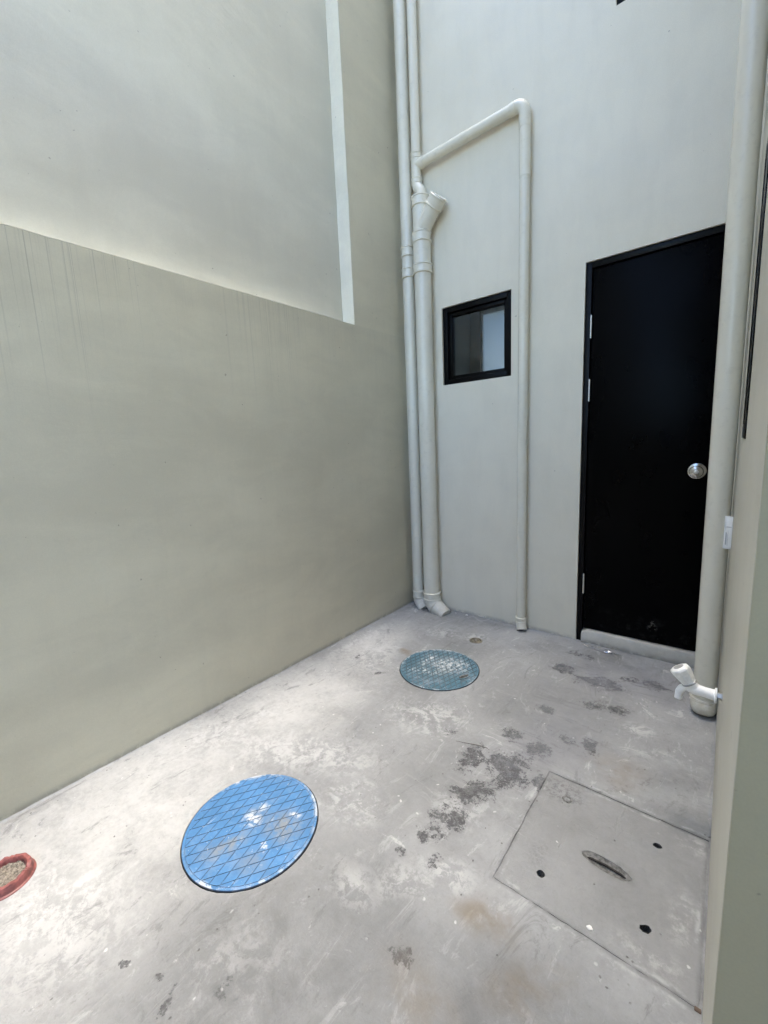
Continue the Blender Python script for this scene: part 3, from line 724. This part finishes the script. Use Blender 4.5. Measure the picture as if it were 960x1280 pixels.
bm = sleeve(B(), (VX - .006, -.037, .050), (VX - .006, -.037, .088), CR - .001, .004, seg=28); obj('collar', bm, PVC, ph)
e3 = arc((VX - .006, -.037, .058), (0, 0, -1), (.25, -.42, -.85), .04, 5)
bm = tube(B(), e3 + [e3[-1] + Vector((.2, -.30, -.6)) * .05], CR + .003, 24); obj('elbow', bm, PVC_D, ph)

# thick pipe against the side wall
RX, RY, RR = 1.8525, -.425, .0415
pr_ = thing('drain_pipe', 'thick drain pipe standing against the right wall in front of the black door edge', 'pipe', (RX, RY, 0), 'pipes on the walls')
obj('pipe_run', tube(B(), [(RX - .010, RY, HT - .2), (RX - .006, RY, 2.9), (RX, RY, .10)], RR, 40), PVC, pr_)
bm = sleeve(B(), (RX, RY, .070), (RX, RY, .118), RR, .005, seg=40); obj('collar', bm, PVC, pr_)
dR = Vector((.02, -.50, -.86)).normalized(); e4 = arc((RX, RY, .082), (0, 0, -1), dR, .07, 7)
bm = tube(B(), e4 + [e4[-1] + dR * q_ for q_ in (.014, .028, .039, .046)], [RR + .007] * 8 + [RR + .0055, RR + .001, RR - .008, RR - .022], 36); [lathe(bm, e4[k_], (e4[k_ + 1] - e4[k_ - 1]), [(0, RR), (0, RR + .0098), (.0022, RR + .0110), (.0045, RR + .0098), (.0045, RR)], 36) for k_ in (1, 4)]
obj('elbow', bm, PVC_D, pr_)
# white printed clip on the pipe
clip = thing('pipe_clip', 'small white printed plastic clip on the thick pipe beside the right wall', 'clip', (RX, RY - RR, .757))
cb = B(); n = 10; z0, z1 = .757, .888
for (ra, rb) in ((RR + .0006, RR + .0040),):
    V = []
    for i in range(n + 1):
        a = math.radians(-58 + 40 * i / n)
        V.append([cb.verts.new((RX - .0005 + rr * math.cos(a), RY + rr * math.sin(a), z)) for rr, z in ((ra, z0), (rb, z0), (rb, z1), (ra, z1))])
    for i in range(n):
        for j in range(4): cb.faces.new((V[i][j], V[i + 1][j], V[i + 1][(j + 1) % 4], V[i][(j + 1) % 4]))
    cb.faces.new(V[0]); cb.faces.new(V[-1][::-1])
box(cb, (1.879, RY - RR - .006, z0 + .001), (1.9, RY - RR + .012, z1 - .001), .0015)
obj('clip_body', cb, WHITE, clip)
pl_ = B()
yp = RY - RR - .0068
box(pl_, (1.8805, yp, .775), (1.8825, yp + .001, .825)); box(pl_, (1.8845, yp, .775), (1.8852, yp + .001, .818)); box(pl_, (1.8875, yp, .772), (1.888, yp + .001, .835)); box(pl_, (1.8805, yp, .846), (1.897, yp + .001, .848))
obj('printed_lines', pl_, PRINT, clip)

# ------------------------------------------------------------------ tap
TY, TZ = -1.07, .428
tap = thing('water_tap', 'white plastic water tap with fluted handle on the right wall above the floor', 'tap', (1.9, TY, TZ))
P = lambda x, z, y=0.: Vector((x, TY + y, z))
bm = lathe(B(), P(1.9005, TZ + .004), (-1, 0, 0), [(0, .013), (.002, .013), (.003, .010), (.016, .010), (.016, 0)], 6); obj('pipe_stub', bm, STEEL, tap)
bm = lathe(B(), P(1.8875, TZ + .003), (-1, 0, 0), [(0, .010), (0, .0215), (.003, .0225), (.005, .0215), (.006, .016)], 36)
tube(bm, [P(1.884, TZ + .003), P(1.862, TZ + .004), P(1.846, TZ + .005), P(1.832, TZ + .007), P(1.818, TZ + .010)], [.0165, .0155, .0165, .018, .016], 28)
tube(bm, [P(1.840, TZ + .004), P(1.824, TZ + .016), P(1.816, TZ + .027)], [.015, .0185, .0195], 28)
obj('tap_body', bm, WHITE, tap)
bm = tube(B(), [P(1.824, TZ + .006), P(1.812, TZ + .006), P(1.801, TZ - .001), P(1.795, TZ - .014), P(1.793, TZ - .036)], [.012, .012, .0115, .011, .0105], 24); obj('spout', bm, WHITE, tap)
bm = lathe(B(), P(1.793, TZ - .0365), (0, 0, -1), [(0, .0105), (.001, .0108), (.001, .0085), (-.006, .008), (-.006, 0)], 24); obj('spout_mouth', bm, WHITE_D, tap)
hd = (P(1.787, .494) - P(1.817, .449)).normalized(); h0 = P(1.8175, .451)
hb = B(); hx, hy = frame_of(hd); rings = []; seg = 64
for h, rr in [(0, .017), (.001, .0205), (.006, .0215), (.012, .0235), (.030, .0280), (.044, .0295), (.049, .0275), (.0515, .0230), (.0525, .0175)]:
    ring = []
    for j in range(seg):
        a = 2 * PI * j / seg; fl_ = .985 * math.cos(PI / 8) / math.cos((a % (PI / 4)) - PI / 8) if .003 < h < .0515 else .93
        ring.append(hb.verts.new(h0 + hd * h + hx * math.cos(a) * rr * fl_ + hy * math.sin(a) * rr * fl_))
    rings.append(ring)
for i in range(len(rings) - 1):
    for j in range(seg): hb.faces.new((rings[i][j], rings[i][(j + 1) % seg], rings[i + 1][(j + 1) % seg], rings[i + 1][j]))
hb.faces.new(rings[0][::-1]); hb.faces.new(rings[-1])
hnd = obj('tap_handle', hb, WHITE_D, tap, sharp=14)
obj('bonnet_ring', lathe(B(), h0 - hd * .004, hd, [(0, .016), (0, .0205), (.003, .0215), (.005, .0205), (.005, .016)], 32), GREYP, tap)
bm = lathe(B(), h0 + hd * .0527, hd, [(-.002, .0145), (.0006, .0145), (.0012, .0135), (.0012, 0)], 32); obj('cap_disc', bm, GREYP, hnd)

# ------------------------------------------------------------------ manhole covers
def clip_poly(poly, n, seg=64, rr=.18):
    """clip a convex polygon to a circle (64-gon)"""
    for i in range(seg):
        a = 2 * PI * (i + .5) / seg; nx, ny = math.cos(a), math.sin(a); out = []
        for k in range(len(poly)):
            p, q_ = poly[k], poly[(k + 1) % len(poly)]; dp, dq = p[0] * nx + p[1] * ny - rr, q_[0] * nx + q_[1] * ny - rr
            if dp <= 0: out.append(p)
            if dp * dq < 0:
                s = dp / (dp - dq); out.append((p[0] + (q_[0] - p[0]) * s, p[1] + (q_[1] - p[1]) * s))
        poly = out
        if len(poly) < 3: return []
    return poly
def cover(name, label, c, a1, a2, s1, s2, gap, top_m, groove_m, handle=None, h=.004):
    t_ = thing(name, label, 'manhole cover', (c[0], c[1], 0), 'blue round manhole covers')
    o3 = Vector((c[0], c[1], 0)); R0 = .2145
    bm = lathe(B(), o3, (0, 0, 1), [(-.045, .19), (-.045, R0 - .004), (-.004, R0 - .001), (h - .003, R0), (h - .0008, R0 - .0012), (h, R0 - .003), (h, R0 - .009), (h - .0009, R0 - .0100), (h - .0009, .12), (h - .0009, 0)], 96)
    obj('cover_plate', bm, groove_m, t_, sharp=50)
    bm = lathe(B(), o3 + Vector((0, 0, .0004)), (0, 0, 1), [(h - .004, R0 + .0004), (h - .0005, R0 - .0008), (h + .0004, R0 - .004), (h + .0004, R0 - .0085), (h - .001, R0 - .0095)], 96)
    obj('rim', bm, top_m, t_, sharp=50)
    bm = B(); d1 = Vector((math.cos(a1), math.sin(a1))); d2 = Vector((math.cos(a2), math.sin(a2)))
    sn = abs(math.sin(a2 - a1)); g1 = gap / 2
    for i in range(-22, 23):
        for j in range(-22, 23):
            cc = d1 * (i * s1) + d2 * (j * s2)
            if cc.length > .26: continue
            u1, u2 = d1 * (s1 / 2 - g1 / sn), d2 * (s2 / 2 - g1 / sn)
            po = [tuple(cc + u1 + u2), tuple(cc - u1 + u2), tuple(cc - u1 - u2), tuple(cc + u1 - u2)]
            if handle and (cc - Vector(handle)).length < .034: continue
            po = clip_poly(po, 0, 48, .2040)
            if len(po) < 3: continue
            ctr = sum((Vector(p) for p in po), Vector((0, 0))) / len(po)
            if max((Vector(p) - ctr).length for p in po) < .004: continue
            lo = [bm.verts.new(o3 + Vector((p[0], p[1], h - .003))) for p in po]
            hi = [bm.verts.new(o3 + Vector((*(ctr + (Vector(p) - ctr) * .95), h + .0003 + random.uniform(-.0002, .0002)))) for p in po]
            m = len(po)
            for k in range(m): bm.faces.new((lo[k], lo[(k + 1) % m], hi[(k + 1) % m], hi[k]))
            bm.faces.new(hi)
    obj('tread_diamonds', bm, top_m, t_, sharp=20, kind='stuff')
    if handle:
        hp = o3 + Vector((*handle, h))
        ang = 1.15; dx = Vector((math.cos(ang), math.sin(ang), 0)); dy = Vector((-math.sin(ang), math.cos(ang), 0))
        b2 = B(); outer = []; seg = 32
        for rr, z in ((1.0, -.0015), (1.0, .0012), (.82, .0014), (.74, -.0006)):
            outer.append([b2.verts.new(hp + dx * math.cos(2 * PI * k / seg) * .040 * rr + dy * math.sin(2 * PI * k / seg) * .021 * rr + Vector((0, 0, z))) for k in range(seg)])
        for i in range(3):
            for k in range(seg): b2.faces.new((outer[i][k], outer[i][(k + 1) % seg], outer[i + 1][(k + 1) % seg], outer[i + 1][k]))
        slot = obj('lifting_slot', b2, top_m, t_)
        b3 = B(); b3.faces.new([b3.verts.new(hp + dx * math.cos(2 * PI * k / seg) * .031 + dy * math.sin(2 * PI * k / seg) * .0165 + Vector((0, 0, -.0004))) for k in range(seg)])
        tube(b3, [hp - dx * .027 + Vector((0, 0, .0015)), hp + dx * .027 + Vector((0, 0, .0015))], .0042, 12)
        obj('lifting_bar', b3, PITC, slot)
    return t_
A = math.radians
mh1 = cover('manhole_cover', 'near bright blue round manhole cover with diamond grooves and cement smears', NC, A(57), A(106), .043, .043, .0015, LIDN, LIDN_G, h=.0035)
mh2 = cover('manhole_cover', 'far dull blue round manhole cover with a lifting slot near its right edge', FC_, A(74), A(128), .034, .034, .0042, LIDF, LIDF_G, handle=(.152, .000), h=.0035)
# cast frames set in the screed round both covers
for c, par in ((NC, mh1), (FC_, mh2)):
    bm = lathe(B(), (c[0], c[1], 0), (0, 0, 1), [(-.05, .2165), (-.0065, .2165), (-.0055, .2175), (-.0055, .2235), (-.05, .2235)], 96, closed=True)
    obj('frame', bm, DARKPIT, par, sharp=50)

# ------------------------------------------------------------------ concrete access slab
st = thing('access_slab', 'square concrete access slab with four round holes and a sunken lifting bar', 'slab', (1.66, -1.4, 0))
outer = []
ins = .0026
sc = [(1.424 + ins, -1.642 + ins), (1.8965 - ins, -1.642 + ins), (1.8965 - ins, -1.152 - ins), (1.424 + ins, -1.152 - ins)]
for i in range(4): outer += jline(sc[i], sc[(i + 1) % 4], 26, .0013)
hl = [circle(1.528, -1.552, .0115, 16, .08), circle(1.777, -1.261, .0105, 16, .16, 1.1, .9, .6), circle(1.782, -1.534, .0115, 16, .14, 1.2, .9, .5)]
SLC = (1.668, -1.417); srot = -.06
oval = lambda k, n=36, j=.03: [(SLC[0] + (math.cos(a_) * .066 * k * (1 + random.uniform(-j, j))) * math.cos(srot) - math.sin(a_) * .023 * k * math.sin(srot),
                                SLC[1] + math.cos(a_) * .066 * k * math.sin(srot) + (math.sin(a_) * .023 * k * (1 + random.uniform(-j, j))) * math.cos(srot)) for a_ in [2 * PI * i / n for i in range(n)]]
ov = oval(1)
grid = [(1.44 + .04 * i + random.uniform(-.008, .008), -1.62 + .04 * j + random.uniform(-.008, .008)) for i in range(11) for j in range(12)]
grid = [p for p in grid if math.hypot((p[0] - SLC[0]) / 1.6, (p[1] - SLC[1])) > .055 and all(math.hypot(p[0] - c[0], p[1] - c[1]) > .03 for c in ((1.528, -1.552), (1.777, -1.261), (1.782, -1.534)))]
def sz(x, y):
    e = min(x - 1.4285, 1.892 - x, y + 1.6375, -1.1565 - y)
    return -.0008 * max(0, 1 - e / .006) + .0012 * mn.noise(Vector((x * 9, y * 9, 8))) - .0005
bm = plate(outer, hl + [ov], .03, lambda a, b, c: Vector((a, b, c)), grid, sz)
obj('slab', bm, SLAB, st, sharp=50)
pk = B(); rows = []
for k, z in ((1.04, -.0010), (.93, -.0035), (.70, -.0065), (.4, -.0085)):
    rows.append([pk.verts.new((p[0], p[1], z + .0015 * mn.noise(Vector((p[0] * 90, p[1] * 90, 1))))) for p in oval(k, 36, .02)])
for i in range(3):
    for j in range(36): pk.faces.new((rows[i][j], rows[i][(j + 1) % 36], rows[i + 1][(j + 1) % 36], rows[i + 1][j]))
pk.faces.new(rows[-1])
obj('lifting_pocket', pk, PITC, st)
for c, rr in ((hl[0], .0115), (hl[1], .0105), (hl[2], .0115)):
    q_ = B(); V = [[q_.verts.new((p[0], p[1], z)) for p in c] for z in (-.001, -.0200)]
    q_.faces.new([q_.verts.new((p[0], p[1], -.0190)) for p in c])
    for j in range(len(c)): q_.faces.new((V[0][j], V[0][(j + 1) % len(c)], V[1][(j + 1) % len(c)], V[1][j]))
    obj('hole', q_, DARKPIT, st)
bar = tube(B(), [(SLC[0] - .052, SLC[1] - .001, -.010), (SLC[0] - .040, SLC[1] + .001, -.0050), (SLC[0], SLC[1] + .003, -.0040), (SLC[0] + .040, SLC[1], -.0050), (SLC[0] + .054, SLC[1] - .003, -.010)], .0034, 12, wob=.06)
obj('lifting_bar', bar, REBAR, st)
# the fourth hole, choked with mortar
pl4 = lathe(B(), (1.513, -1.245, -.0015), (0, 0, 1), [(.0012, .016), (.0030, .0135), (.0022, .0095), (-.0005, .0085), (-.001, 0)], 20)
for v in pl4.verts: v.co += Vector((random.uniform(-.0012, .0012), random.uniform(-.0012, .0012), random.uniform(-.0005, .0005)))
obj('plugged_hole', pl4, PITC, st)
# timber chip wedged in the corner gap
wd = thing('wood_chip', 'tiny brown wooden chip wedged where the slab corner meets the right wall', 'chip', (1.889, -1.640, 0))
obj('chip', box(B(), (1.886, -1.649, -.004), (1.898, -1.640, .003), .0015), mat_simple('brown timber', (.10, .07, .05), .8, var=.4), wd)

# ------------------------------------------------------------------ floor drain
dt = thing('floor_drain', 'small round metal floor drain between the far blue cover and the back wall', 'floor drain', (DC[0], DC[1], 0))
o3 = (DC[0], DC[1], 0)
bm = lathe(B(), o3, (0, 0, 1), [(-.03, .039), (.0015, .039), (.0025, .037), (.0025, .031), (.0005, .030), (-.03, .030)], 48); obj('outer_ring', bm, BRASS, dt)
bm = lathe(B(), o3, (0, 0, 1), [(-.012, .0245), (.0015, .0245), (.0020, .0235), (.0020, .0185), (.0010, .0178), (-.012, .0178)], 40, closed=True); obj('inner_ring', bm, BRASS, dt)
bm = lathe(B(), o3, (0, 0, 1), [(-.012, .0085), (.002, .0085), (.003, .006), (.003, 0)], 24)
for k in range(4):
    a = PI / 4 + k * PI / 2; tube(bm, [(o3[0] + math.cos(a) * .007, o3[1] + math.sin(a) * .007, -.001), (o3[0] + math.cos(a) * .031, o3[1] + math.sin(a) * .031, -.001)], .0022, 8)
obj('grate_hub', bm, BRASS, dt)
bm = lathe(B(), (DC[0], DC[1], -.02), (0, 0, 1), [(0, .031), (0, 0)], 32); obj('drain_well', bm, DARKPIT, dt)

# ------------------------------------------------------------------ broken red pipe stub
rt = thing('cleanout_stub', 'broken off red pipe stub full of grit at the left edge of the floor', 'pipe stub', (RC[0], RC[1], 0))
rb_ = B(); seg = 72; rows = []
for i in range(seg):
    a = 2 * PI * i / seg; ca, sa = math.cos(a), math.sin(a)
    jag = .005 * mn.noise(Vector((ca * 3, sa * 3, 1))) + .004 * mn.noise(Vector((ca * 9, sa * 9, 3))); ch = .0025 * mn.noise(Vector((ca * 12, sa * 12, 5)))
    H_ = .026 + jag
    rows.append([rb_.verts.new((RC[0] + ca * rr, RC[1] + sa * rr, z)) for rr, z in ((.072, -.004), (.070, .003), (.066, .005), (.0635, H_ * .5), (.0635 + ch, H_ * .8), (.061 + ch, H_), (.052 + ch, H_ + .001), (.0485, H_ - .004), (.048, -.004))])
for i in range(seg):
    for j in range(8): rb_.faces.new((rows[i][j], rows[(i + 1) % seg][j], rows[(i + 1) % seg][j + 1], rows[i][j + 1]))
obj('red_ring', rb_, RED, rt)
gb = B(); n = 26
gv = {}
for i in range(n):
    for j in range(n):
        X, Y = (i / (n - 1) - .5) * .098, (j / (n - 1) - .5) * .098
        if math.hypot(X, Y) < .0495: gv[i, j] = gb.verts.new((RC[0] + X, RC[1] + Y, .012 + .006 * mn.noise(Vector((X * 40, Y * 40, 1))) + random.uniform(-.0015, .0015)))
for (i, j) in list(gv):
    q_ = [(i, j), (i + 1, j), (i + 1, j + 1), (i, j + 1)]
    if all(k in gv for k in q_): gb.faces.new([gv[k] for k in q_])
obj('grit_fill', gb, GRIT, rt, sharp=20, kind='stuff')

# ------------------------------------------------------------------ litter on the floor
def crumb(p, s, label, mat=CRUMB, group='mortar crumbs'):
    b_ = B(); bmesh.ops.create_icosphere(b_, subdivisions=2, radius=s)
    for v in b_.verts:
        k = 1 + .35 * mn.noise(v.co / s * 1.3 + Vector(p) * 50); v.co = Vector((v.co.x * k * 1.3, v.co.y * k, max(-.3 * s, v.co.z * k * .6))) + Vector(p)
    o = obj('mortar_crumb', b_, mat); tag(o, label, 'crumb', group)
crumb((.479, -.022, .002), .0075, 'white mortar crumb on the floor just right of the thick corner pipe')
crumb((.330, -.055, .002), .006, 'small mortar crumb touching the end of the thick corner pipe')
crumb((1.672, -1.616, .001), .0055, 'white crumb lying near the front edge of the access slab')
crumb((.395, -.030, .001), .0035, 'tiny mortar crumb at the wall foot right of the thick pipe end')
tb = tube(B(), [(1.065, -1.216, .003), (1.104, -1.206, .005), (1.150, -1.190, .006), (1.185, -1.181, .004), (1.199, -1.183, .002)], [.0004, .0009, .0012, .0010, .0004], 8)
tw = obj('twig', tb, mat_simple('dark twig bark', (.05, .04, .035), .8)); tag(tw, 'thin curved dark twig on the concrete beyond the dark stain', 'twig')
# crumpled clear film by the door sill
cf = B(); n1, n2 = 60, 9; gv = []
for i in range(n1):
    row = []
    for j in range(n2):
        s_, t_ = i / (n1 - 1), j / (n2 - 1) - .5
        X = 1.262 + .21 * s_; Y = -.045 - .035 * s_ + t_ * .05 * math.sin(PI * min(1, s_ * 1.05 + .02)) ** .6
        Z = .004 + .011 * abs(mn.noise(Vector((X * 38, Y * 60, 1)))) + .006 * abs(mn.noise(Vector((X * 110, Y * 110, 4))))
        row.append(cf.verts.new((X, Y + .004 * mn.noise(Vector((X * 60, t_ * 4, 9))), Z)))
    gv.append(row)
for i in range(n1 - 1):
    for j in range(n2 - 1): cf.faces.new((gv[i][j], gv[i + 1][j], gv[i + 1][j + 1], gv[i][j + 1]))
o = obj('plastic_film', cf, FILM, sharp=25); tag(o, 'crumpled strip of clear plastic film on the floor before the door sill', 'film')
